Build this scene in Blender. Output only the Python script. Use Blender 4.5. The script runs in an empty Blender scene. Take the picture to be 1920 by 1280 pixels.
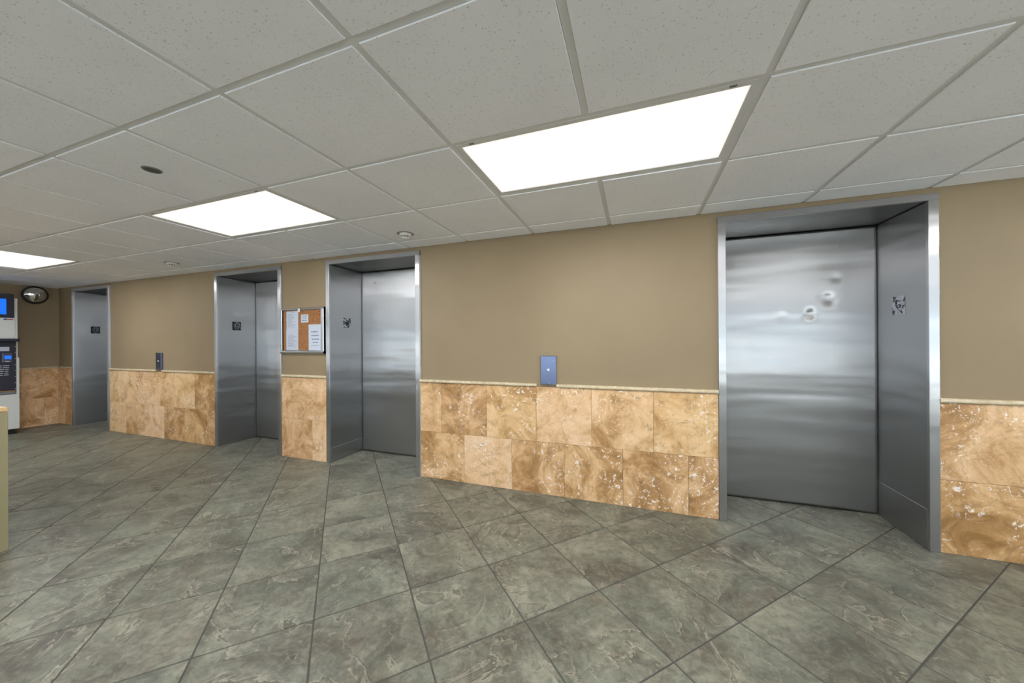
import bpy, bmesh, math, random
from mathutils import Vector, Matrix
R = math.radians
random.seed(7)
S = bpy.context.scene
COL = S.collection

# ------------------------------------------------------------------ camera, world, exposure
cd = bpy.data.cameras.new('camera'); cam = bpy.data.objects.new('camera', cd); COL.objects.link(cam)
cd.sensor_width = 36; cd.lens = 36*664.45/1920; cd.shift_x = 15.26/1920; cd.shift_y = 1.52/1920
cd.clip_start = .02; cd.clip_end = 200
cam.matrix_world = Matrix.Translation((0, -2.8692, 1.2613)) @ Matrix.Rotation(.3537, 4, 'Z') @ Matrix.Rotation(R(90), 4, 'X') @ Matrix.Rotation(-.0057, 4, 'Z')
S.camera = cam

W = bpy.data.worlds.new('overcast_sky'); S.world = W; W.use_nodes = True
bg = W.node_tree.nodes['Background']; bg.inputs[0].default_value = (.78, .88, 1, 1); bg.inputs[1].default_value = 1.6
vs = S.view_settings
vs.view_transform = 'Standard'; vs.look = 'None'; vs.gamma = 1; vs.exposure = .66; vs.use_curve_mapping = False
sd = bpy.data.lights.new('sun', 'SUN'); sd.energy = 18.0; sd.angle = R(3); sd.color = (1, .97, .92)
sun = bpy.data.objects.new('sun', sd); COL.objects.link(sun); sun.rotation_euler = (R(-38), R(8), 0); sun.location = (0, 3, 8)   # from behind the elevator block onto the paving outside
LAMP = 17.0          # radiance of every ceiling diffuser

CEIL = 2.172        # underside of the ceiling tees
XL, XR, YB = -8.72, 5.5, -6.3     # left wall, right wall, glazed wall behind the photographer

# ------------------------------------------------------------------ helpers
def srgb(r, g, b):
    f = lambda c: (c/255/12.92) if c/255 <= .04045 else ((c/255+.055)/1.055)**2.4
    return (f(r), f(g), f(b), 1)

class NT:
    def __init__(s, name):
        s.m = bpy.data.materials.new(name); s.m.use_nodes = True
        s.t = s.m.node_tree; s.b = s.t.nodes['Principled BSDF']; s.o = s.t.nodes['Material Output']
    def n(s, typ, **kw):
        nd = s.t.nodes.new(typ)
        for k, v in kw.items():
            if k.startswith('i_'):
                key = k[2:]; key = int(key) if key.isdigit() else key.replace('_', ' ')
                s.set(nd, key, v)
            else: setattr(nd, k, v)
        return nd
    def set(s, nd, key, v):
        if hasattr(v, 'is_output'): s.t.links.new(v, nd.inputs[key])
        else: nd.inputs[key].default_value = v
    def p(s, **kw):
        for k, v in kw.items(): s.set(s.b, k.replace('_', ' '), v)
    def noise(s, vec, scale, detail=4, rough=.5, dist=0, **kw):
        return s.n('ShaderNodeTexNoise', i_Vector=vec, i_Scale=scale, i_Detail=detail, i_Roughness=rough, i_Distortion=dist, **kw).outputs['Fac']
    def ramp(s, fac, stops, interp='LINEAR'):
        r = s.n('ShaderNodeValToRGB', i_Fac=fac); cr = r.color_ramp; cr.interpolation = interp
        while len(cr.elements) < len(stops): cr.elements.new(.5)
        for e, (p_, c) in zip(cr.elements, stops): e.position = p_; e.color = c if hasattr(c, '__len__') else (c, c, c, 1)
        return r.outputs['Color']
    def math(s, op, a, b=0, clamp=False):
        m = s.n('ShaderNodeMath', operation=op, use_clamp=clamp); s.set(m, 0, a); s.set(m, 1, b); return m.outputs[0]
    def mix(s, fac, a, b, mode='MIX'):
        m = s.n('ShaderNodeMix', data_type='RGBA', blend_type=mode)
        s.set(m, 0, fac); s.set(m, 6, a); s.set(m, 7, b); return m.outputs[2]
    def bump(s, h, strength=.3, dist=.01, normal=None):
        b = s.n('ShaderNodeBump', i_Height=h, i_Strength=strength, i_Distance=dist)
        if normal: s.t.links.new(normal, b.inputs['Normal'])
        return b.outputs[0]
    def vec(s, per_object=0, scale=(1, 1, 1)):
        g = s.n('ShaderNodeNewGeometry').outputs['Position']
        if per_object:
            oi = s.n('ShaderNodeObjectInfo').outputs['Random']
            wn = s.n('ShaderNodeTexWhiteNoise', noise_dimensions='1D', i_W=oi).outputs['Color']
            sc = s.n('ShaderNodeVectorMath', operation='SCALE'); s.t.links.new(wn, sc.inputs[0]); sc.inputs['Scale'].default_value = per_object
            ad = s.n('ShaderNodeVectorMath', operation='ADD'); s.t.links.new(g, ad.inputs[0]); s.t.links.new(sc.outputs[0], ad.inputs[1]); g = ad.outputs[0]
        if scale != (1, 1, 1):
            mu = s.n('ShaderNodeVectorMath', operation='MULTIPLY', i_1=scale); s.t.links.new(g, mu.inputs[0]); g = mu.outputs[0]
        return g
    def rnd(s):
        return s.n('ShaderNodeObjectInfo').outputs['Random']

def plain(name, col, rough=.5, metal=0, emit=None, es=0, spec=.5):
    n = NT(name); n.p(Base_Color=col, Roughness=rough, Metallic=metal)
    n.b.inputs['Specular IOR Level'].default_value = spec
    if emit: n.p(Emission_Color=emit, Emission_Strength=es)
    return n.m

def make_paint():
    n = NT('tan_wall_paint'); v = n.vec()
    a = n.noise(v, 1.3, 3, .5); b = n.noise(v, 90, 3, .6)
    c = n.ramp(a, [(.3, srgb(146, 127, 99)), (.7, srgb(155, 136, 107))])
    # greasy hand marks around the call buttons
    n.p(Base_Color=c, Roughness=.62, Normal=n.bump(b, .25, .002)); return n.m

def make_travertine():
    n = NT('travertine'); v = n.vec(37.0); r = n.rnd()
    wn = n.n('ShaderNodeTexWhiteNoise', noise_dimensions='1D', i_W=r); tv = wn.outputs['Value']
    hues = n.n('ShaderNodeSeparateColor', i_0=wn.outputs['Color'])
    big = n.noise(v, 3.6, 12, .70, .9)
    # a tile is mostly pale, mostly clouded, or in between
    sh = n.math('ADD', big, n.math('MULTIPLY', n.math('SUBTRACT', tv, .5), .16))
    c = n.ramp(sh, [(.30, srgb(150, 116, 72)), (.41, srgb(186, 150, 104)), (.50, srgb(213, 181, 137)), (.60, srgb(228, 200, 160)), (.76, srgb(232, 210, 178))])
    pink = n.mix(hues.outputs[1], srgb(250, 232, 205), srgb(252, 234, 222)); c = n.mix(.9, c, pink, 'MULTIPLY')
    # thin brown contour veins round the clouds
    h = n.math('FRACT', n.math('MULTIPLY', n.noise(v, 2.3, 9, .6, 1.0), 7.0))
    ve = n.ramp(h, [(0, 0), (.04, 1), (.14, .25), (.3, 0)])
    gate = n.ramp(n.noise(v, 5.0, 3, .5), [(.47, 0), (.6, 1)])
    c = n.mix(n.math('MULTIPLY', n.math('MULTIPLY', ve, gate), .5), c, srgb(138, 100, 56))
    # brown speckled clouds
    cl = n.noise(v, 9.0, 12, .74, .5)
    c = n.mix(n.ramp(cl, [(.55, 0), (.68, .7)]), c, srgb(146, 110, 64))
    # white fossil flecks gathered in patches
    fl = n.noise(v, 38, 6, .66, .7); fl2 = n.noise(v, 16, 5, .6, 2.4)
    patch = n.ramp(n.noise(v, 3.2, 3, .55), [(.47, 0), (.58, 1)])
    m = n.math('MULTIPLY', n.math('MAXIMUM', n.ramp(fl, [(.575, 0), (.61, 1)]), n.ramp(fl2, [(.66, 0), (.70, 1)])), patch)
    c = n.mix(n.math('MULTIPLY', m, .8), c, srgb(244, 232, 214))
    pt = n.noise(v, 70, 4, .65, .5)
    c = n.mix(n.ramp(pt, [(.64, 0), (.70, .6)]), c, srgb(132, 98, 60))
    c = n.mix(1.0, c, (1.13, 1.2, 1.33, 1), 'MULTIPLY')
    n.p(Base_Color=c, Roughness=.4, Normal=n.bump(n.math('ADD', fl, pt), .12, .002)); n.b.inputs['Specular IOR Level'].default_value = .3
    return n.m

def make_slate():
    n = NT('slate_look_porcelain'); v = n.vec(23.0)
    big = n.noise(v, 3.0, 12, .68, 1.0)
    c = n.ramp(big, [(.28, srgb(76, 73, 62)), (.40, srgb(104, 102, 88)), (.49, srgb(126, 126, 109)), (.58, srgb(142, 142, 123)), (.74, srgb(176, 172, 150))])
    br = n.noise(v, 4.2, 8, .65, .6)
    c = n.mix(n.ramp(br, [(.54, 0), (.68, .6)]), c, srgb(112, 98, 82))
    gn = n.noise(v, 2.1, 4, .6, .4)
    c = n.mix(n.ramp(gn, [(.5, 0), (.65, .35)]), c, srgb(122, 134, 118))
    # terraced cleft edges: pale rims beside dark lines
    h = n.noise(v, 1.9, 9, .56, 1.2)
    st = n.math('MULTIPLY', h, 8.0); fr = n.math('FRACT', st)
    rim = n.ramp(fr, [(0, 0), (.015, 1), (.06, .45), (.16, 0)])
    drk = n.ramp(fr, [(.78, 0), (.97, 1), (1, 1)])
    gate = n.ramp(n.noise(v, 3.6, 3, .5), [(.43, 0), (.55, 1)])
    c = n.mix(n.math('MULTIPLY', n.math('MULTIPLY', rim, gate), .75), c, srgb(190, 184, 160))
    c = n.mix(n.math('MULTIPLY', n.math('MULTIPLY', drk, gate), .5), c, srgb(78, 72, 62))
    fine = n.noise(v, 24, 8, .74, .8)
    c = n.mix(n.ramp(fine, [(.34, .6), (.5, 0)]), c, srgb(82, 77, 66))
    c = n.mix(n.ramp(fine, [(.52, 0), (.70, .5)]), c, srgb(178, 173, 152))
    hh = n.math('ADD', n.math('MULTIPLY', n.math('FLOOR', st), .10), n.math('MULTIPLY', big, .5))
    c = n.mix(1.0, c, (.82, .81, .845, 1), 'MULTIPLY')
    n.p(Base_Color=c, Roughness=n.ramp(fine, [(.3, .36), (.7, .55)]), Normal=n.bump(n.math('ADD', hh, n.math('MULTIPLY', fine, .25)), .35, .006))
    n.b.inputs['Specular IOR Level'].default_value = .35
    return n.m

def make_ceiling_tile():
    n = NT('fissured_ceiling_board'); v = n.vec(11.0)
    vo = n.n('ShaderNodeTexVoronoi', i_Vector=v, i_Scale=75.0, i_Randomness=1.0)
    pin = n.ramp(vo.outputs['Distance'], [(.13, 1), (.2, 0)])
    gate = n.ramp(n.noise(v, 60, 2, .5), [(.46, 0), (.54, 1)])
    fis = n.ramp(n.noise(v, 110, 2, .6, 1.2), [(.66, 0), (.71, 1)])
    m = n.math('MAXIMUM', n.math('MULTIPLY', pin, gate), fis)
    c = n.mix(n.ramp(n.noise(v, 2.2, 3, .5), [(.35, 0), (.7, 1)]), srgb(241, 242, 247), srgb(246, 247, 252))
    c = n.mix(n.math('MULTIPLY', m, .42), c, srgb(120, 116, 108))
    n.p(Base_Color=c, Roughness=.9, Normal=n.bump(n.math('SUBTRACT', n.noise(v, 200, 2), m), .2, .002)); return n.m

def make_steel(name='brushed_steel', base=(.48, .482, .49, 1), wave=1.0, rough=.335, tangent=(0, 0, 1), aniso=.9, rot=0.25):
    n = NT(name)
    v = n.vec(5.0, (1, 1, 1))
    wv = n.noise(n.vec(3.0, (.35, .35, 2.2)), 1.9, 2, .45)
    smear = n.noise(n.vec(5.0, (2.2, 2.2, 3)), 1, 4, .6)
    nr = n.bump(wv, .21*wave, .05)
    n.p(Base_Color=n.mix(smear, tuple(x*.93 for x in base[:3])+(1,), base), Metallic=1.0,
        Roughness=n.ramp(smear, [(.3, rough-.03), (.7, rough+.04)]), Anisotropic=aniso, Anisotropic_Rotation=rot, Normal=nr)
    tv = n.n('ShaderNodeCombineXYZ', i_X=tangent[0], i_Y=tangent[1], i_Z=tangent[2])
    n.t.links.new(tv.outputs[0], n.b.inputs['Tangent'])
    return n.m

def make_diffuser():
    n = NT('glowing_prismatic_diffuser')
    tc = n.n('ShaderNodeTexCoord').outputs['Generated']
    sx = n.n('ShaderNodeSeparateXYZ', i_0=tc)
    def edge(o, w):
        d = n.math('MINIMUM', o, n.math('SUBTRACT', 1.0, o)); return n.math('DIVIDE', d, w)
    nz = n.noise(n.vec(2.0), 3.0, 2)
    ex = edge(sx.outputs[0], .13); ey = edge(sx.outputs[1], .28)
    e = n.math('MULTIPLY', n.math('MINIMUM', n.math('MINIMUM', ex, ey), 1.0), n.math('ADD', .75, n.math('MULTIPLY', nz, .5)), True)
    s = n.ramp(e, [(0, .032), (.25, .040), (.5, .075), (1, 1)])
    col = n.ramp(e, [(0, (1, .90, .82, 1)), (.8, (.95, .975, 1, 1))])
    n.p(Base_Color=(.8, .8, .8, 1), Roughness=.3, Emission_Color=col, Emission_Strength=n.math('MULTIPLY', s, LAMP))
    return n.m

def make_cork():
    n = NT('cork'); v = n.vec()
    c = n.ramp(n.noise(v, 60, 6, .7), [(.3, srgb(150, 92, 52)), (.7, srgb(205, 140, 88))])
    n.p(Base_Color=c, Roughness=.9); return n.m

def make_glass():
    n = NT('clear_glazing')
    t = n.n('ShaderNodeBsdfTransparent', i_Color=(.96, .98, .98, 1)); g = n.n('ShaderNodeBsdfGlossy', i_Roughness=.02)
    f = n.math('ADD', .04, n.math('MULTIPLY', n.math('POWER', n.n('ShaderNodeLayerWeight').outputs['Facing'], 4.0), .5)); m = n.n('ShaderNodeMixShader', i_Fac=f)
    n.t.links.new(t.outputs[0], m.inputs[1]); n.t.links.new(g.outputs[0], m.inputs[2]); n.t.links.new(m.outputs[0], n.o.inputs['Surface'])
    return n.m

def make_worn(name, lo, hi, seedv):
    n = NT(name); v = n.vec(seedv)
    nz = n.noise(v, 22, 3, .55, 1.0)
    m = n.ramp(nz, [(lo, 0), (hi, 1)])
    n.p(Base_Color=n.mix(m, (.55, .56, .6, 1), (.012, .014, .02, 1)), Metallic=n.math('SUBTRACT', 1.0, m), Roughness=.32); return n.m

def make_wood():
    n = NT('pale_wood_edge'); c = n.ramp(n.noise(n.vec(0, (3, 3, 30)), 4, 4), [(.3, srgb(190, 150, 95)), (.7, srgb(222, 190, 140))])
    n.p(Base_Color=c, Roughness=.45); return n.m

PAINT = make_paint(); TRAV = make_travertine(); SLATE = make_slate(); CT = make_ceiling_tile()
STEEL = make_steel(); JAMB = make_steel('polished_steel_trim', (.56, .565, .58, 1), .8, .33)
SOFFIT = make_steel('soffit_steel_shaded', (.26, .26, .26, 1), .2, .35, (0, 1, 0))  # base darkened to stand in for the dark reflection on the underside
DIFF = make_diffuser(); CORK = make_cork(); GLASS = make_glass(); WOOD = make_wood()
OFFW = plain('off_white_paint', srgb(225, 222, 214), .7)
GROUT = plain('dark_grout', srgb(82, 80, 74), .9)
TGROUT = plain('tile_backing', srgb(150, 120, 84), .9)
TEE = plain('white_enamel', srgb(224, 225, 226), .5)
FRAME = plain('fixture_frame_enamel', srgb(218, 219, 220), .4)
RAIL = None
def _rail():
    n = NT('pencil_liner_stone'); v = n.vec(0)
    n.p(Base_Color=n.ramp(n.noise(v, 25, 5, .6), [(.3, srgb(190, 168, 132)), (.7, srgb(226, 212, 184))]), Roughness=.4); return n.m
RAIL = _rail()
CAULK = plain('pale_caulk', srgb(205, 203, 196), .7)
BLACK = plain('black_rubber', (.012, .012, .014, 1), .6)
SLOT = plain('dark_gap', (.01, .01, .01, 1), .8)
WHITE = plain('kiosk_white', srgb(222, 223, 220), .4)
NAVY = plain('kiosk_navy', srgb(40, 42, 58), .35)
BEZEL = plain('reader_bezel', srgb(70, 74, 92), .35)
LCD = plain('blue_screen', (.0, .05, .2, 1), .2, 0, (.01, .15, .85, 1), .7)
PRINTW = plain('pale_print', srgb(190, 195, 210), .5)
PAPER = plain('paper', srgb(226, 226, 240), .7)
INK = plain('grey_ink', srgb(120, 122, 150), .8)
PLASTIC = plain('white_plastic', srgb(225, 224, 220), .4)
DIRT_SHADE = plain('dirt_shadow_grey', srgb(150, 146, 136), .9)
DARKV = plain('dark_vent', srgb(88, 86, 80), .7)
GOLD = plain('gold_stripe', srgb(200, 150, 50), .4)
GREYP = plain('grey_plastic', srgb(120, 122, 125), .4)
REDP = plain('red_print', srgb(200, 70, 70), .5)
BLUEP = plain('blue_print', srgb(60, 90, 160), .5)
BRICKRED = plain('pin_maroon', srgb(110, 50, 40), .4)
ALU = make_steel('satin_aluminium', (.72, .76, .84, 1), .0, .3, (1, 0, 0), .4)
OLIVE = plain('olive_laminate', srgb(150, 141, 108), .45)
CALLM = make_steel('call_plate_steel', (.19, .235, .38, 1), .3, .3, (0, 0, 1), .5)
GLOW = plain('lit_button', (.5, .7, 1, 1), .3, 0, (.62, .82, 1, 1), .6)
MIRROR = plain('mirror_dome', (.85, .85, .84, 1), .03, 1)
CONCRETE = plain('outdoor_paving', srgb(170, 172, 172), .9)

def bmesh_obj(name, bm, mat, parent=None, kind=None, smooth=False):
    me = bpy.data.meshes.new(name); bmesh.ops.recalc_face_normals(bm, faces=bm.faces); bm.to_mesh(me); bm.free()
    if mat: me.materials.append(mat)
    if smooth:
        for p in me.polygons: p.use_smooth = True
    o = bpy.data.objects.new(name, me); COL.objects.link(o)
    if parent: o.parent = parent
    if kind: o['kind'] = kind
    return o
def tag(o, label=None, cat=None, group=None, kind=None):
    if label: o['label'] = label
    if cat: o['category'] = cat
    if group: o['group'] = group
    if kind: o['kind'] = kind
    return o
def empty(name, loc=(0, 0, 0), **kw):
    o = bpy.data.objects.new(name, None); COL.objects.link(o); o.location = loc; o.empty_display_size = .1
    return tag(o, **kw)
def box(bm, x0, x1, y0, y1, z0, z1, bev=0):
    vs_ = [bm.verts.new((x, y, z)) for x in (x0, x1) for y in (y0, y1) for z in (z0, z1)]
    fs = [bm.faces.new([vs_[i] for i in q]) for q in ((0, 1, 3, 2), (4, 6, 7, 5), (0, 4, 5, 1), (2, 3, 7, 6), (0, 2, 6, 4), (1, 5, 7, 3))]
    if bev:
        es = list({e for f in fs for e in f.edges})
        bmesh.ops.bevel(bm, geom=es, offset=bev, segments=1, affect='EDGES', profile=.5)
def B(name, mat, x0, x1, y0, y1, z0, z1, parent=None, bev=0, kind=None):
    bm = bmesh.new()
    p = Vector(parent.location) if parent else Vector((0, 0, 0))
    box(bm, x0-p.x, x1-p.x, y0-p.y, y1-p.y, z0-p.z, z1-p.z, bev)
    return bmesh_obj(name, bm, mat, parent, kind)
def lathe(bm, prof, seg=32, mtx=None):
    rings = []
    for r_, z in prof:
        if r_ < 1e-6: rings.append([bm.verts.new((0, 0, z))])
        else: rings.append([bm.verts.new((r_*math.cos(2*math.pi*k/seg), r_*math.sin(2*math.pi*k/seg), z)) for k in range(seg)])
    for a, b in zip(rings, rings[1:]):
        for k in range(seg):
            q = [a[k % len(a)], a[(k+1) % len(a)], b[(k+1) % len(b)], b[k % len(b)]]
            q = list(dict.fromkeys(q))
            if len(q) > 2: bm.faces.new(q)
    if mtx: bmesh.ops.transform(bm, matrix=mtx, verts=bm.verts)
def prism(bm, pts, z0, z1, ch=.002):
    """a flat piece with a chamfered upper rim; pts counter-clockwise"""
    n = len(pts); c = Vector((sum(p[0] for p in pts)/n, sum(p[1] for p in pts)/n))
    def inset(d):
        out = []
        for i in range(n):
            p = Vector(pts[i]); a = (Vector(pts[i-1])-p).normalized(); b = (Vector(pts[(i+1) % n])-p).normalized()
            bi = (a+b); s_ = abs(a.x*b.y-a.y*b.x); out.append(p+bi*(d/max(s_, .2)))
        return out
    r0 = [bm.verts.new((p[0], p[1], z0)) for p in pts]
    r1 = [bm.verts.new((p[0], p[1], z1-ch if z1 > z0 else z1+ch)) for p in pts]
    r2 = [bm.verts.new((p[0], p[1], z1)) for p in inset(ch)]
    for a, b in ((r0, r1), (r1, r2)):
        for i in range(n): bm.faces.new((a[i], a[(i+1) % n], b[(i+1) % n], b[i]))
    bm.faces.new(r2)
def text_mesh(body, size, depth=.002):
    cu = bpy.data.curves.new('lettering', 'FONT'); cu.body = body; cu.size = size; cu.extrude = depth; cu.align_x = 'CENTER'; cu.align_y = 'CENTER'
    t = bpy.data.objects.new('lettering', cu); COL.objects.link(t)
    dg = bpy.context.evaluated_depsgraph_get(); me = bpy.data.meshes.new_from_object(t.evaluated_get(dg))
    COL.objects.unlink(t); bpy.data.objects.remove(t); me.name = 'lettering'; return me

# ------------------------------------------------------------------ floor
floor = B('floor', GROUT, XL-.6, XR+.6, YB-.1, .7, -.12, -.003, kind='structure')
O0 = Vector((.1372, -1.3320)); EU = Vector((.2966, .3192)); EV = Vector((-.3144, .3180))
def lat(i, j): return O0 + EU*(i+.004*(i+1)*(i+1)*0) + EV*j
cells = []
for i in range(-40, 40):
    for j in range(-40, 40):
        c = lat(i+.5, j+.5)
        if XL-.25 < c.x < XR+.2 and YB-.05 < c.y < .85: cells.append((i, j, c))
camp = Vector((0, -2.87))
def seen(c):
    d = c-camp; f = Vector((-.3464, .9381)); depth = d.dot(f); side = d.x*.9381+d.y*.3464
    return depth > .9 and abs(side) < depth*1.62+.5 and c.x < 3.4
near = sorted([c for c in cells if seen(c[2])], key=lambda c: (c[2]-camp).length)
others = [c for c in cells if not seen(c[2])] + near[296:]
near = near[:296]
G = .0035
def cell_pts(i, j):
    p = [lat(i, j), lat(i+1, j), lat(i+1, j+1), lat(i, j+1)]; c = sum(p, Vector((0, 0)))/4
    u, v = EU.normalized()*G, EV.normalized()*G
    return [p[0]+u+v, p[1]-u+v, p[2]-u-v, p[3]+u-v]
bm0 = bmesh.new(); base_c = lat(.5, .5); prism(bm0, [tuple(p-base_c) for p in cell_pts(0, 0)], -.012, 0, .0018)
t0 = bmesh_obj('tile', bm0, SLATE, floor)
for k, (i, j, c) in enumerate(near):
    o = t0 if k == 0 else t0.copy()
    if k: COL.objects.link(o)
    o.location = (c.x, c.y, 0)
bm0 = bmesh.new()
for i, j, c in others: prism(bm0, [tuple(p) for p in cell_pts(i, j)], -.012, 0, .0018)
bmesh_obj('tile_field', bm0, SLATE, floor, 'stuff')
floor['label'] = 'grey-green slate-look tile floor laid on the diagonal'

# ------------------------------------------------------------------ elevator wall with its openings
OPEN = [(-8.27, -7.213), (-4.857, -3.722), (-3.06, -1.903), (.553, 1.693)]   # outer edges of the frames
HT = 2.133
bm = bmesh.new()
segs = []; x = XL
for a, b in OPEN: segs.append((x, a)); x = b
segs.append((x, XR))
PY = .012   # painted face lies a little behind the stone face
for a, b in segs: box(bm, a, b, PY, .75, 0, CEIL+.03)
for a, b in OPEN:
    box(bm, a, b, PY, .75, HT, CEIL+.03); box(bm, a, b, .52, .75, 0, HT)
wall_front = bmesh_obj('wall_front', bm, PAINT, kind='structure')
wall_front['label'] = 'tan painted elevator wall over a travertine wainscot'

def wall_tiles(parent, a, b, rows, seams, along='x', face=0.0, back=.012, sgn=1):
    """rows [(z0,z1)], seams per row; pieces of stone with fine joints"""
    for (z0, z1), ss in zip(rows, seams):
        xs = [a]+sorted(s for s in ss if a+.02 < s < b-.02)+[b]
        for u0, u1 in zip(xs, xs[1:]):
            g = .0009; bm = bmesh.new(); e = .0008*random.random()
            if along == 'x': box(bm, u0+g, u1-g, face-e, back, z0+g, z1-g, .0012)
            else: box(bm, back, face+e, u0+g, u1-g, z0+g, z1-g, .0012)
            bmesh_obj('tile', bm, TRAV, parent)
ROWS = [(0.0, .432), (.432, .889)]
P = .4515
def grid(x0, a, b): return [x0+P*k for k in range(-30, 30) if a < x0+P*k < b]
SE = [
 (segs[0], [[-8.5], []]),
 (segs[1], [[-6.80, -6.354, -5.904, -5.471, -5.02], [-7.0, -6.56, -6.13, -5.68, -5.26, -4.97]]),
 (segs[2], [[-3.27], []]),
 (segs[3], [grid(-1.445, -1.9, .56), grid(-1.677, -1.9, .56)]),
 (segs[4], [grid(2.10, 1.75, XR), grid(2.15, 1.75, XR)]),
]
for (a, b), ss in SE: wall_tiles(wall_front, a+.0005, b-.0005, ROWS, ss)
# stone pencil rail along the top of the wainscot, broken at the two call plates
def rail(name, a, b, along='x', face=0.0, z=.890):
    prof = [(0, 0), (.010, .001), (.0135, .006), (.0145, .013), (.012, .020), (.007, .025), (0, .0265)]
    bm = bmesh.new(); rings = []
    for u in (a, b):
        ring = []
        for d, h in prof:
            d2 = d+.001
            ring.append(bm.verts.new((u, face-d2, z+h) if along == 'x' else (face+d2, u, z+h)))
        bk = -.0115
        ring.append(bm.verts.new((u, face-bk, z+.0265) if along == 'x' else (face+bk, u, z+.0265)))
        ring.append(bm.verts.new((u, face-bk, z) if along == 'x' else (face+bk, u, z)))
        rings.append(ring)
    n = len(rings[0])
    for k in range(n): bm.faces.new((rings[0][k], rings[0][(k+1) % n], rings[1][(k+1) % n], rings[1][k]))
    bm.faces.new(rings[0]); bm.faces.new(rings[1])
    return bmesh_obj(name, bm, RAIL, kind='structure')
CALL = [(-.733, -.604, .912, 1.147), (-6.063, -5.945, .919, 1.147)]
k = 1
for a, b in segs:
    cuts = [a]
    for c in CALL:
        if a < c[0] < b: cuts += [c[0]-.035 if c[0] > -1 else c[0]-.004, c[1]+.004]
    cuts.append(b)
    for u, v in zip(cuts[::2], cuts[1::2]): rail('trim_%d' % k, u+.001, v-.001); k += 1

# left wall (perpendicular), its wainscot and rail
wall_left = B('wall_left', PAINT, XL-.3, XL, YB-.1, .75, 0, CEIL+.03, kind='structure')
wall_tiles(wall_left, YB, -.001, ROWS, [[-.45*k-.15 for k in range(14)], [-.45*k-.37 for k in range(14)]], 'y', XL+.012, XL)
rail('trim_%d' % k, YB, -.016, 'y', XL+.012); k += 1

# ------------------------------------------------------------------ elevator doors and frames
DOORY = .467
def dented_panel(x0, x1, z0, z1, y, dents, nx=64, nz=120):
    bm = bmesh.new(); V = []
    for iz in range(nz+1):
        row = []
        for ix in range(nx+1):
            x_ = x0+(x1-x0)*ix/nx; z_ = z0+(z1-z0)*iz/nz; d = 0
            for cx_, cz_, r_, dep in dents:
                q = ((x_-cx_)**2+(z_-cz_)**2)/(r_*r_); d += dep*math.exp(-q*1.3)
            row.append(bm.verts.new((x_, y+d, z_)))
        V.append(row)
    for iz in range(nz):
        for ix in range(nx): bm.faces.new((V[iz][ix], V[iz][ix+1], V[iz+1][ix+1], V[iz+1][ix]))
    # back and rim so the leaf has thickness
    yb = y+.03
    c = [bm.verts.new((xx, yb, zz)) for xx, zz in ((x0, z0), (x1, z0), (x1, z1), (x0, z1))]
    bm.faces.new(c)
    bm.faces.new([V[0][i] for i in range(nx+1)]+[c[1], c[0]])
    bm.faces.new([V[nz][i] for i in range(nx, -1, -1)]+[c[3], c[2]])
    bm.faces.new([V[i][0] for i in range(nz, -1, -1)]+[c[0], c[3]])
    bm.faces.new([V[i][nx] for i in range(nz+1)]+[c[2], c[1]])
    o = bmesh_obj('door_leaf', bm, STEEL)
    for p_ in o.data.polygons: p_.use_smooth = len(p_.vertices) == 4 and abs(p_.normal.y) > .5
    return o
DENTS = {3: [(1.408, 1.726, .026, .004), (1.36, 1.574, .045, .010), (1.253, 1.465, .036, .012), (1.072, 1.455, .03, .003), (1.2, 1.6, .2, .002)],
         2: [(-2.82, 1.95, .06, .002), (-2.3, 1.9, .2, .003)], 1: [(-4.2, 1.6, .15, .003)], 0: []}
DLAB = ['leftmost elevator opening beside the corner, its door hidden behind the wall', 'second elevator opening from the left, next to the notice board',
        'third elevator opening from the left, right of the notice board', 'large elevator opening at the right with the dented steel door']
KZ = [.16, .16, .152, .243]
JW = .047
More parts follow.
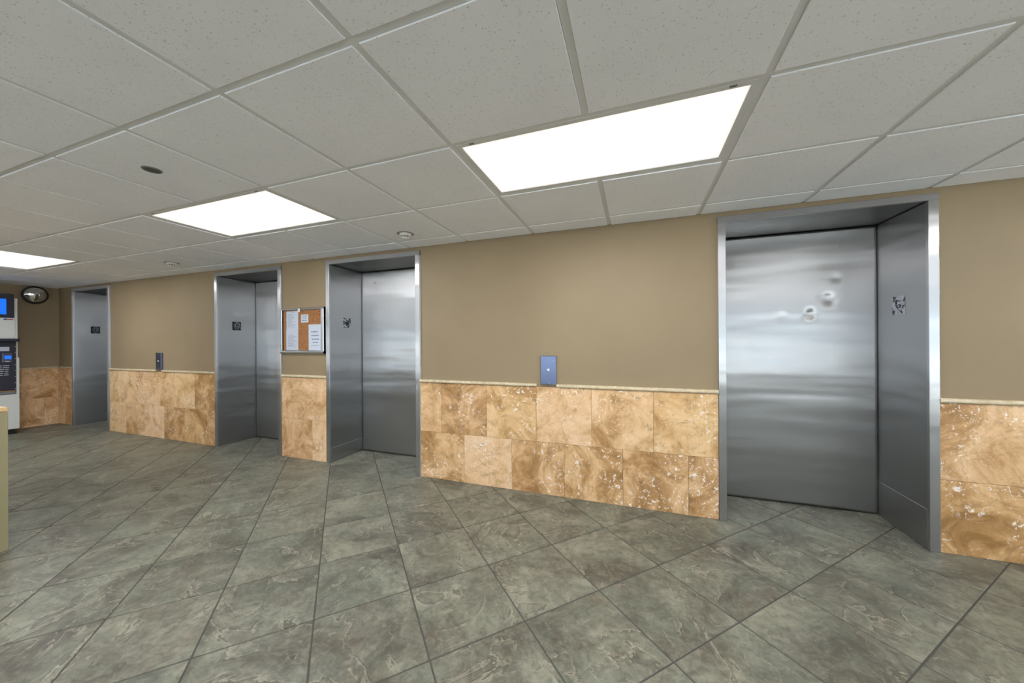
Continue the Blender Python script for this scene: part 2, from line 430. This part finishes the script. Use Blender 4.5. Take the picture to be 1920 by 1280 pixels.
for q, (a, b) in enumerate(OPEN):
    d = empty('door_%d' % (q+1), ((a+b)/2, 0, 0), kind='structure', label=DLAB[q])
    def at(o):
        o.parent = d; o.location = tuple(-Vector(d.location)); return o
    ia, ib = a+JW, b-JW; z = 2.092; f = -.010
    for nm, (u0, u1) in (('jamb', (a, ia)), ('jamb', (ib, b))): at(B(nm, JAMB, u0, u1, f, PY, 0, z-.001, bev=.0015))
    if q >= 2:
        bm = bmesh.new(); zz = 0; random.seed(q)
        while zz < 2.08:
            h_ = random.uniform(.03, .09); e_ = random.uniform(.001, .0045); box(bm, b, b+e_, -.004, PY, zz, min(zz+h_, 2.09)); zz += h_
        at(bmesh_obj('caulk_line', bm, CAULK))
    at(B('header', JAMB, a-.002, b+.002, f, PY, z, HT+.001, bev=.0015))
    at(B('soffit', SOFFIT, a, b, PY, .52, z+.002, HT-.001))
    for sx, (u0, u1) in ((1, (a, ia)), (-1, (ib, b))):
        w0, w1 = (u0, u1-.001) if sx == 1 else (u0+.001, u1)
        at(B('side_panel', STEEL, w0, w1, PY, .475, KZ[q]+.001, z-.004))
        kx = (u0, u1+.0015) if sx == 1 else (u0-.0015, u1)
        at(B('kick_plate', STEEL, kx[0], kx[1], PY, .475, .001, KZ[q], bev=.0012))
    leaf = dented_panel(ia+.004, ib-.004, .006, z-.0005, DOORY, DENTS[q]) if q else B('door_leaf', STEEL, ia+.006, ib-.006, DOORY, DOORY+.03, .006, z-.0005)
    at(leaf)
    at(B('door_gap', SLOT, ia-.001, ib+.001, .4995, .519, 0, z+.001))
    if q in (2, 3):
        hx, hz = ((-2.82, 1.959), None, (1.441, 1.962))[q-2 if q == 2 else 2] if False else ({2: (-2.82, 1.959), 3: (1.441, 1.962)}[q])
        bm = bmesh.new(); lathe(bm, [(0, .0), (.0065, 0), (.0085, .0015), (.0085, .004)], 16, Matrix.Translation((hx, DOORY+.002, hz)) @ Matrix.Rotation(R(-90), 4, 'X') @ Matrix.Rotation(R(180), 4, 'X'))
        at(bmesh_obj('keyhole', bm, SLOT))

# floor designation plates on the side panels
def floor_plate(xw, sgn, yc, zc, w, h, mat, label, letter_mat):
    t = empty('floor_plate', (xw+sgn*.0005, yc, zc), label=label, cat='sign')
    bm = bmesh.new(); box(bm, -.003 if sgn < 0 else 0, 0 if sgn < 0 else .003, -w/2, w/2, -h/2, h/2, .001); bmesh_obj('plate', bm, mat, t)
    me = text_mesh('G', h*.62, .0012); me.materials.append(letter_mat)
    o = bpy.data.objects.new('letter', me); COL.objects.link(o); o.parent = t
    # text plane faces +z by default: stand it up facing sgn*x
    o.matrix_local = Matrix.Translation((sgn*.0036, 0, .004)) @ Matrix.Rotation(R(90)*sgn, 4, 'Z') @ Matrix.Rotation(R(90), 4, 'X')
    bm = bmesh.new(); n = 40; ri, ro = h*.36, h*.40
    vi = [bm.verts.new((sgn*.0042, ri*.8*math.cos(6.2832*k/n), .004+ri*math.sin(6.2832*k/n))) for k in range(n)]
    vo_ = [bm.verts.new((sgn*.0042, ro*.8*math.cos(6.2832*k/n), .004+ro*math.sin(6.2832*k/n))) for k in range(n)]
    for k in range(n): bm.faces.new((vi[k], vi[(k+1) % n], vo_[(k+1) % n], vo_[k]))
    r = bmesh.ops.extrude_face_region(bm, geom=bm.faces[:]); bmesh.ops.translate(bm, vec=(-sgn*.0012, 0, 0), verts=[v for v in r['geom'] if isinstance(v, bmesh.types.BMVert)])
    bmesh_obj('ring', bm, LET, t)
    bm = bmesh.new()
    for q2 in ((0, 0), (1, 0), (1, 1), (0, 2)):
        box(bm, min(0, sgn*.0042), max(0, sgn*.0042), -.006+q2[0]*.006, -.003+q2[0]*.006, -h*.44+q2[1]*.005, -h*.44+.003+q2[1]*.005)
    bmesh_obj('braille_dot', bm, letter_mat, t)
LET = plain('letter_steel', (.55, .57, .6, 1), .3, 1)
LETD = plain('letter_dark', (.05, .055, .07, 1), .35, .6)
ia = [a+JW for a, b in OPEN]; ib = [b-JW for a, b in OPEN]
floor_plate(ia[0]-.001, 1, .236, 1.50, .105, .112, make_worn('black_sign_paint_a', .22, .26, 3), 'black square G floor plate inside the leftmost elevator opening', LET)
floor_plate(ia[1]-.001, 1, .222, 1.49, .105, .108, make_worn('black_sign_paint_b', .38, .41, 7), 'scuffed black G floor plate inside the opening left of the notice board', LET)
floor_plate(ia[2]-.001, 1, .234, 1.487, .112, .106, make_worn('black_sign_paint_c', .46, .49, 13), 'half worn black G floor plate inside the opening right of the notice board', LETD)
floor_plate(ib[3]+.001, -1, .249, 1.492, .116, .122, make_worn('black_sign_paint_d', .52, .55, 21), 'mostly bare steel G floor plate inside the opening with the dented door', LETD)

# ------------------------------------------------------------------ call plates
for (x0, x1, z0, z1), lab in zip(CALL, ['blue-grey steel call plate with lit button between the third and the right elevators', 'blue-grey steel call plate on the far wall between the leftmost and second elevators']):
    xc, zc = (x0+x1)/2, (z0+z1)/2
    t = empty('call_plate', (xc, PY, zc), label=lab, cat='call button')
    w, h = (x1-x0)/2, (z1-z0)/2
    bm = bmesh.new(); box(bm, -w, w, -.024, 0, -h, h, .0025); bmesh_obj('plate', bm, CALLM, t)
    rot = Matrix.Rotation(R(90), 4, 'X')
    bm = bmesh.new(); lathe(bm, [(0, .005), (.004, .005), (.006, .003), (.007, 0)], 24, Matrix.Translation((.002, -.0235, .004)) @ rot); b_ = bmesh_obj('button', bm, GLOW, t)
    bm = bmesh.new(); lathe(bm, [(.0072, 0), (.0082, .004), (.0115, .004), (.0125, 0)], 24, Matrix.Translation((.002, -.0235, .004)) @ rot); bmesh_obj('button_bezel', bm, JAMB, t)
    for sx, sz in ((0, h-.025), (0, -h+.018), (w*.65, h-.04)):
        bm = bmesh.new(); lathe(bm, [(0, .0015), (.003, .0012), (.0042, 0)], 12, Matrix.Translation((sx, -.0238, sz)) @ rot); bmesh_obj('screw', bm, JAMB, t)

# ------------------------------------------------------------------ notice board
bx0, bx1, bz0, bz1 = -3.718, -3.082, 1.152, 1.650
t = empty('notice_board', ((bx0+bx1)/2, PY, bz0), label='aluminium framed enclosed cork notice board between the two middle elevators', cat='notice board')
def part(name, mat, x0, x1, y0, y1, z0, z1, bev=0, par=t): 
    L = Vector(par.location); bm = bmesh.new(); box(bm, x0-L.x, x1-L.x, y0-L.y, y1-L.y, z0-L.z, z1-L.z, bev); return bmesh_obj(name, bm, mat, par)
def bar_round(name, x0, x1, zc, r_, yc, mat, par):
    L = Vector(par.location); bm = bmesh.new(); n = 16; rr = []
    for u in (x0, x1): rr.append([bm.verts.new((u-L.x, yc-L.y+r_*math.cos(6.2832*k/n), zc-L.z+r_*math.sin(6.2832*k/n))) for k in range(n)])
    for k in range(n): bm.faces.new((rr[0][k], rr[0][(k+1) % n], rr[1][(k+1) % n], rr[1][k]))
    bm.faces.new(rr[0]); bm.faces.new(rr[1]); return bmesh_obj(name, bm, mat, par)
part('backing', CORK, bx0+.02, bx1-.02, PY-.006, PY, bz0+.02, bz1-.02)
bar_round('top_rail', bx0, bx1, bz1-.012, .0125, PY-.014, ALU, t)
bar_round('bottom_rail', bx0, bx1+.002, bz0+.016, .0185, PY-.019, ALU, t)
part('side_rail', ALU, bx0, bx0+.022, PY-.028, PY, bz0+.02, bz1-.012, .004)
part('side_rail', ALU, bx1-.040, bx1, PY-.034, PY, bz0+.02, bz1-.012, .006)
part('glass_door', GLASS, bx0+.022, bx1-.04, PY-.0225, PY-.0195, bz0+.03, bz1-.022)
lk = part('lock', PLASTIC, -3.452, -3.424, PY-.032, PY-.024, bz1-.048, bz1-.010, .004)
def notice(x0, x1, z0, z1, lines, label, dy=0, rotz=0):
    n = empty('notice', ((x0+x1)/2, PY-.0065-dy, (z0+z1)/2), label=label, cat='notice', group='papers pinned in the notice board')
    w, h = (x1-x0)/2, (z1-z0)/2
    bm = bmesh.new(); box(bm, -w, w, -.0006, 0, -h, h); bmesh_obj('sheet', bm, PAPER, n)
    bm = bmesh.new()
    for lz, l0, l1, th in lines:
        u = l0
        while u < l1-.004:
            wl = min(random.uniform(.008, .028)*(1 if th < .004 else 1.6), l1-u); box(bm, -w+2*w*0+u, -w+u+wl, -.0012, -.0005, h-lz-th, h-lz); u += wl+(.003 if th < .004 else .007)
    o = bmesh_obj('print', bm, INK, n, 'stuff'); n.rotation_euler.y = rotz; return n
random.seed(3)
L1_ = [(.028+.012*i, .02, .02+random.uniform(.06, .13), .0028) for i in range(13)]
notice(-3.650, -3.470, 1.400, 1.618, L1_, 'tall white notice pinned at upper left of the cork board', .0008)
L2_ = [(.04+.0125*i, .03, .05+random.uniform(.06, .12), .0028) for i in range(2, 13)]
notice(-3.655, -3.473, 1.190, 1.418, L2_, 'white notice hanging below the tall one at lower left of the cork board')
notice(-3.430, -3.322, 1.489, 1.577, [(.014, .018, .09, .007), (.037, .03, .08, .007), (.062, .018, .09, .007)], 'small white card with three lines near the top centre of the cork board')
notice(-3.320, -3.136, 1.188, 1.466, [(.075, .04, .13, .010), (.115, .04, .15, .010), (.155, .05, .15, .010), (.19, .06, .13, .010), (.225, .04, .15, .003)], 'large white notice at lower right of the cork board')
for px_, pz_, lab, m_ in ((-3.160, 1.603, 'dark red push pin at upper right of the cork board', BRICKRED), (-3.160, 1.556, 'small red push pin below the dark red one on the cork board', REDP), (-3.545, 1.607, 'push pin at the top of the tall white notice', INK)):
    bm = bmesh.new(); lathe(bm, [(0, .007), (.004, .0065), (.0045, .005), (.0025, .003), (.004, 0)], 12, Matrix.Rotation(R(90), 4, 'X'))
    o = bmesh_obj('push_pin', bm, m_, smooth=True); o.location = (px_, PY-.0085, pz_); tag(o, lab, 'push pin')

# ------------------------------------------------------------------ ceiling
ceiling = B('ceiling', plain('plenum', srgb(120, 120, 116), .9), XL-.3, XR+.3, YB-.1, .75, CEIL+.012, CEIL+.16, kind='structure')
ceiling['label'] = 'suspended ceiling of white fissured boards in a metal grid'
GX0 = .432; GS = .612; YS0 = -.205; YSS = .607
cols = [GX0+GS*i for i in range(-15, 9)]
xs = [XL]+[c for c in cols if XL+.05 < c < XR-.05]+[XR]
ys = [0.0]+[YS0-YSS*i for i in range(0, 11) if YS0-YSS*i > YB+.05]+[YB]
FIX = []     # (x0,x1,y0,y1) cells taken by light fixtures
for r0 in (2, 6):
    for kx in ((-12, -6, -2, 3) if r0 == 2 else (-12, -9, -6, -2, 1, 4)):  # rear row: unseen panels added to fill the lobby with light
        if True:
            a = GX0+GS*kx; b = a+2*GS
            if a > XL and b < XR and r0+1 < len(ys)-0: FIX.append((a, b, ys[r0+1], ys[r0]))
TW = .012    # half width of a tee
for x_ in xs[1:-1]:
    # a cross tee stops at a fixture
    spans = [(YB, 0.0)]
    for fa, fb, y0, y1 in FIX:
        if fa+.05 < x_ < fb-.05:
            new = []
            for s0, s1 in spans:
                if y0 > s0 and y1 < s1: new += [(s0, y0), (y1, s1)]
                else: new.append((s0, s1))
            spans = new
    for s0, s1 in spans: B('cross_tee', TEE, x_-TW, x_+TW, s0, s1, CEIL, CEIL+.012, ceiling)
for y_ in ys[1:-1]: B('main_tee', TEE, XL, XR, y_-TW, y_+TW, CEIL-.0004, CEIL+.0118, ceiling)
DROP = .005
full = None
for i, (xa, xb) in enumerate(zip(xs, xs[1:])):
    for j, (yb, ya) in enumerate(zip(ys, ys[1:])):
        if any(fa-.01 < (xa+xb)/2 < fb+.01 and y0 < (ya+yb)/2 < y1 for fa, fb, y0, y1 in FIX): continue
        g = .0135
        u0 = xa+(0 if i == 0 else g); u1 = xb-(0 if i == len(xs)-2 else g)
        v0 = ya+(0 if j == len(ys)-2 else g); v1 = yb-(0.001 if j == 0 else g)
        key = (0 < i < len(xs)-2 and 0 < j < len(ys)-2)
        cx_, cy_ = (u0+u1)/2, (v0+v1)/2
        if key and full:
            o = full.copy(); COL.objects.link(o)
        else:
            bm = bmesh.new(); w, h = (u1-u0)/2, (v1-v0)/2
            prism(bm, [(-w, -h), (-w, h), (w, h), (w, -h)], .008, -DROP, .0015); o = bmesh_obj('tile', bm, CT, ceiling)
            if key: full = o
        o.location = (cx_, cy_, CEIL+random.uniform(-.0005, .0005))

# light fixtures set into the grid, with an added rear row for fill light
proto = None
LL = {(-3,): ''}
def light_label(a, y1):
    row = 'front' if y1 > -1.5 else 'rear'
    n = {-.792: 'large lit ceiling light panel at the centre right, above the call plate', -3.240: 'lit ceiling light panel in the middle, in front of the second and third elevators', -6.91: 'small far lit ceiling light panel cut by the left edge of the photo',
         2.268: 'lit ceiling light panel just outside the right edge of the photo'}
    if row == 'front':
        return min(n.items(), key=lambda kv: abs(kv[0]-a))[1]
    return 'added unseen fill light panel behind the photographer, %s' % {-691: 'far left', -508: 'second from the left', -324: 'third from the left', -79: 'fourth from the left', 104: 'second from the right', 288: 'far right'}[int(round(a*100))]
for (a, b, y0, y1) in FIX:
    cx_, cy_ = (a+b)/2, (y0+y1)/2
    if proto is None:
        t = empty('ceiling_light', (cx_, cy_, CEIL), cat='ceiling light', group='recessed light panels'); w, h = GS-.0125, YSS/2-.0125; fr = .026
        bm = bmesh.new()
        for x0, x1, v0, v1 in ((-w, w, -h, -h+fr), (-w, w, h-fr, h), (-w, -w+fr, -h+fr, h-fr), (w-fr, w, -h+fr, h-fr)):
            box(bm, x0, x1, v0, v1, -.001, .0115, .001)
        bmesh_obj('frame', bm, FRAME, t)
        bm = bmesh.new(); box(bm, -w+fr, w-fr, -h+fr, h-fr, .004, .009); bmesh_obj('diffuser', bm, DIFF, t)
        for sx in (-1, 1):
            bm = bmesh.new(); box(bm, sx*w*.86-.012, sx*w*.86+.012, -h+.004, -h+.014, -.0028, -.0008, .0006); bmesh_obj('latch', bm, GREYP, t)
        proto = t; parts = list(t.children)
    else:
        t = proto.copy(); COL.objects.link(t); t.location = (cx_, cy_, CEIL)
        for ch in parts: c = ch.copy(); COL.objects.link(c); c.parent = t
    t['label'] = light_label(a, y1)

# smoke detectors
def detector(x_, y_, lab, s=1.0):
    t = empty('smoke_detector', (x_, y_, CEIL-DROP), label=lab, cat='smoke detector')
    bm = bmesh.new(); lathe(bm, [(0, -.0006), (.072*s, -.0006), (.075*s, 0)], 32); bmesh_obj('base_shadow_ring', bm, DIRT_SHADE, t)
    bm = bmesh.new(); lathe(bm, [(.05*s, -.0005), (.052*s, -.006), (.052*s, -.013), (.046*s, -.018), (.038*s, -.020), (0, -.020)], 32); bmesh_obj('housing', bm, PLASTIC, t, smooth=False)
    bm = bmesh.new(); lathe(bm, [(.031*s, -.019), (.031*s, -.031), (0, -.031)], 32); bmesh_obj('sensor_chamber', bm, DARKV, t)
    bm = bmesh.new(); lathe(bm, [(0, -.031), (.034*s, -.031), (.034*s, -.034), (.022*s, -.042), (0, -.044)], 32); bmesh_obj('cap', bm, PLASTIC, t)
    for k in range(8):
        an = k*math.pi/4; bm = bmesh.new(); box(bm, .030*s, .034*s, -.003, .003, -.0315, -.0195); bmesh.ops.rotate(bm, cent=(0, 0, 0), matrix=Matrix.Rotation(an, 3, 'Z'), verts=bm.verts); bmesh_obj('rib', bm, PLASTIC, t)
detector(-1.784, -.387, 'white smoke detector above the third elevator', .95)
detector(-4.837, -.444, 'small far white smoke detector above the second elevator', .9)
for x_, y_, lab in ((-2.345, -1.775, 'dark round vent cover in the ceiling board before the middle light panel'), (-4.0, -1.85, 'dark round vent cover in the ceiling at the left edge of the photo')):
    t = empty('vent_cover', (x_, y_, CEIL-DROP), label=lab, cat='vent')
    bm = bmesh.new(); lathe(bm, [(0, -.0012), (.034, -.0012), (.036, -.004), (.040, -.003), (.042, 0)], 32); bmesh_obj('rim', bm, GREYP, t)
    bm = bmesh.new(); lathe(bm, [(0, -.0045), (.026, -.0042), (.034, -.0022), (.034, -.001)], 32); bmesh_obj('disc', bm, DARKV, t)

# ------------------------------------------------------------------ convex mirror in the corner
t = empty('convex_mirror', (XL+.02, -.243, 2.035), label='round convex security mirror with black rim high on the left wall', cat='mirror')
rt = Matrix.Rotation(R(90), 4, 'Y') @ Matrix.Identity(4)
bm = bmesh.new(); rr_ = .118; lathe(bm, [(rr_*math.sin(a_), .02+.06*(math.cos(a_)-math.cos(R(90)))) for a_ in [R(90-6*i) for i in range(15)]]+[(0, .08)], 48, rt); bmesh_obj('dome', bm, MIRROR, t, smooth=True)
bm = bmesh.new(); prof = [(rr_+.004+.014*math.cos(a_), .022+.014*math.sin(a_)) for a_ in [2*math.pi*i/14 for i in range(15)]]; lathe(bm, prof, 48, rt); bmesh_obj('rim', bm, BLACK, t, smooth=True)
bm = bmesh.new(); lathe(bm, [(0, -.018), (.03, -.018), (.03, .006), (.10, .012), (.11, .02), (0, .02)], 24, rt); bmesh_obj('bracket', bm, BLACK, t)
t.rotation_euler = (0, R(6), 0)

# ------------------------------------------------------------------ kiosk against the left wall
KX = -8.25; Y1, Y0 = -.515, -1.16
t = empty('payment_kiosk', (-8.48, (Y0+Y1)/2, 0), label='tall white self-service kiosk with dark panels against the left wall', cat='kiosk')
def K(name, mat, x0, x1, y0, y1, z0, z1, bev=0, par=None):
    par = par or t; bm = bmesh.new(); L = Vector(t.location); box(bm, x0-L.x, x1-L.x, y0-L.y, y1-L.y, z0-L.z, z1-L.z, bev); return bmesh_obj(name, bm, mat, par)
K('lower_cabinet', WHITE, -8.66, KX, Y0, Y1, .075, 1.085, .006)
K('upper_cabinet', WHITE, -8.66, KX, Y0+.03, Y1-.035, 1.085, 1.93, .006)
K('side_strip', WHITE, -8.40, KX-.012, Y1-.036, Y1-.012, 1.085, 1.925, .003)
K('base', BLACK, -8.62, KX-.05, Y0+.04, Y1-.04, 0, .075, .004)
for yy in (Y1-.06, Y0+.06):
    for xx in (KX-.06, -8.6):
        bm = bmesh.new(); lathe(bm, [(0, -.012), (.028, -.012), (.03, 0), (.028, .012), (0, .012)], 20, Matrix.Translation(Vector((xx, yy+(.03 if yy > -.8 else -.03), .03))-Vector(t.location)) @ Matrix.Rotation(R(90), 4, 'X')); bmesh_obj('caster', bm, BLACK, t)
hd = K('header', NAVY, -8.60, KX+.02, Y0+.02, Y1-.048, 1.645, 1.978, .008)
K('screen', LCD, KX+.0195, KX+.024, Y0+.1, Y1-.118, 1.69, 1.908, .001)
K('awning', NAVY, KX-.05, KX+.09, Y0+.01, Y1-.02, 1.312, 1.352, .006)
fp = K('front_panel', NAVY, KX-.01, KX+.012, Y0+.03, Y1-.032, .57, 1.312, .004)
K('name_strip', PRINTW, KX+.0115, KX+.0145, -.80, Y1-.092, 1.178, 1.236, .001)
cr = K('card_reader', BEZEL, KX+.01, KX+.045, -.675, -.583, 1.012, 1.158, .012)
K('display', LCD, KX+.044, KX+.047, -.657, -.600, 1.066, 1.116, .001)
K('reader_label', PRINTW, KX+.0445, KX+.0465, -.650, -.615, 1.028, 1.040)
bm = bmesh.new(); L = Vector(t.location); random.seed(5)
for k in range(6):
    z_ = .97-.026*k; y_ = Y1-.075-random.uniform(0, .03)
    while y_ > Y0+.1:
        w_ = random.uniform(.02, .06); box(bm, KX+.0115-L.x, KX+.0132-L.x, y_-w_-L.y, y_-L.y, z_, z_+.008); y_ -= w_+.01
bmesh_obj('print', bm, PRINTW, t)
for k in range(8): K('bolt', PRINTW, KX+.011, KX+.017, Y1-.046, Y1-.038, .64+.085*k, .648+.085*k, .001)
K('gold_stripe', GOLD, KX+.0115, KX+.0135, Y0+.04, Y1-.04, .612, .620)
K('sill_strip', GREYP, KX+.0115, KX+.0140, Y0+.04, Y1-.04, .577, .606)
K('emblem', BLUEP, KX-.0005, KX+.002, Y1-.135, Y1-.11, 1.612, 1.632)
K('emblem', REDP, KX-.0005, KX+.002, Y1-.108, Y1-.055, 1.615, 1.629)
for k in range(3): K('slot', NAVY, KX+.0115, KX+.016, Y1-.12-.07*k, Y1-.085-.07*k, .66, .672, .001)

# ------------------------------------------------------------------ reception counter cut by the left edge
t = empty('counter', (-4.1, -2.2, 0), label='low counter with pale wood top and olive end panel at the left edge', cat='counter')
def Q(name, mat, x0, x1, y0, y1, z0, z1, bev=0):
    bm = bmesh.new(); L = Vector(t.location); box(bm, x0-L.x, x1-L.x, y0-L.y, y1-L.y, z0, z1, bev); return bmesh_obj(name, bm, mat, t)
Q('body', OLIVE, -5.2, -3.665, -2.48, -1.90, .0, .85, .003)
Q('end_panel', OLIVE, -3.664, -3.628, -1.912, -1.879, .0, .85, .002)
Q('end_board', WOOD, -3.664, -3.632, -2.48, -1.913, .0, .34, .002)
Q('end_board', OLIVE, -3.664, -3.632, -2.48, -1.913, .342, .85, .002)
Q('top', WOOD, -5.22, -3.650, -2.50, -1.872, .851, .877, .004)

# ------------------------------------------------------------------ glazed walls behind and to the right (light the lobby)
def glazed(name, along, pos, a, b, z0, z1, n, k0):
    bm = bmesh.new(); T = .15
    def bb(u0, u1, z_0, z_1):
        if along == 'x': box(bm, u0, u1, pos-T, pos, z_0, z_1)
        else: box(bm, pos, pos+T, u0, u1, z_0, z_1)
    bb(a, b, 0, z0); bb(a, b, z1, CEIL+.03)
    pier = .18; w = (b-a)/n
    for i in range(n+1): bb(max(a, a+i*w-pier/2), min(b, a+i*w+pier/2), z0, z1)
    bmesh_obj(name, bm, OFFW, kind='structure')['label'] = 'off-white wall with large windows opposite the camera view'
    for i in range(n):
        u0, u1 = a+i*w+pier/2, a+(i+1)*w-pier/2
        if i == 0: u0 = a+pier/2
        e = empty('window_%d' % (k0+i), (0, 0, 0), kind='structure', label='metal framed lobby window')
        for q_ in ((u0, u1, z0, z0+.04), (u0, u1, z1-.04, z1), (u0, u0+.04, z0+.04, z1-.04), (u1-.04, u1, z0+.04, z1-.04), ((u0+u1)/2-.02, (u0+u1)/2+.02, z0+.04, z1-.04)):
            if along == 'x': B('frame_bar', ALU, q_[0], q_[1], pos-.10, pos-.05, q_[2], q_[3], e)
            else: B('frame_bar', ALU, pos+.05, pos+.10, q_[0], q_[1], q_[2], q_[3], e)
        if along == 'x': B('pane', GLASS, u0+.04, u1-.04, pos-.078, pos-.072, z0+.04, z1-.04, e)
        else: B('pane', GLASS, pos+.072, pos+.078, u0+.04, u1-.04, z0+.04, z1-.04, e)
glazed('wall_back', 'x', YB, XL, XR, .38, 1.86, 6, 1)
glazed('wall_right', 'y', XR, YB, .012, .12, 2.08, 3, 7)
og = B('outdoor_ground', CONCRETE, -45, 45, -45, YB-.16, -.2, -.03, kind='structure'); 
og2 = B('outdoor_ground', CONCRETE, XR+.61, 45, YB-.155, 30, -.2, -.03, kind='structure')
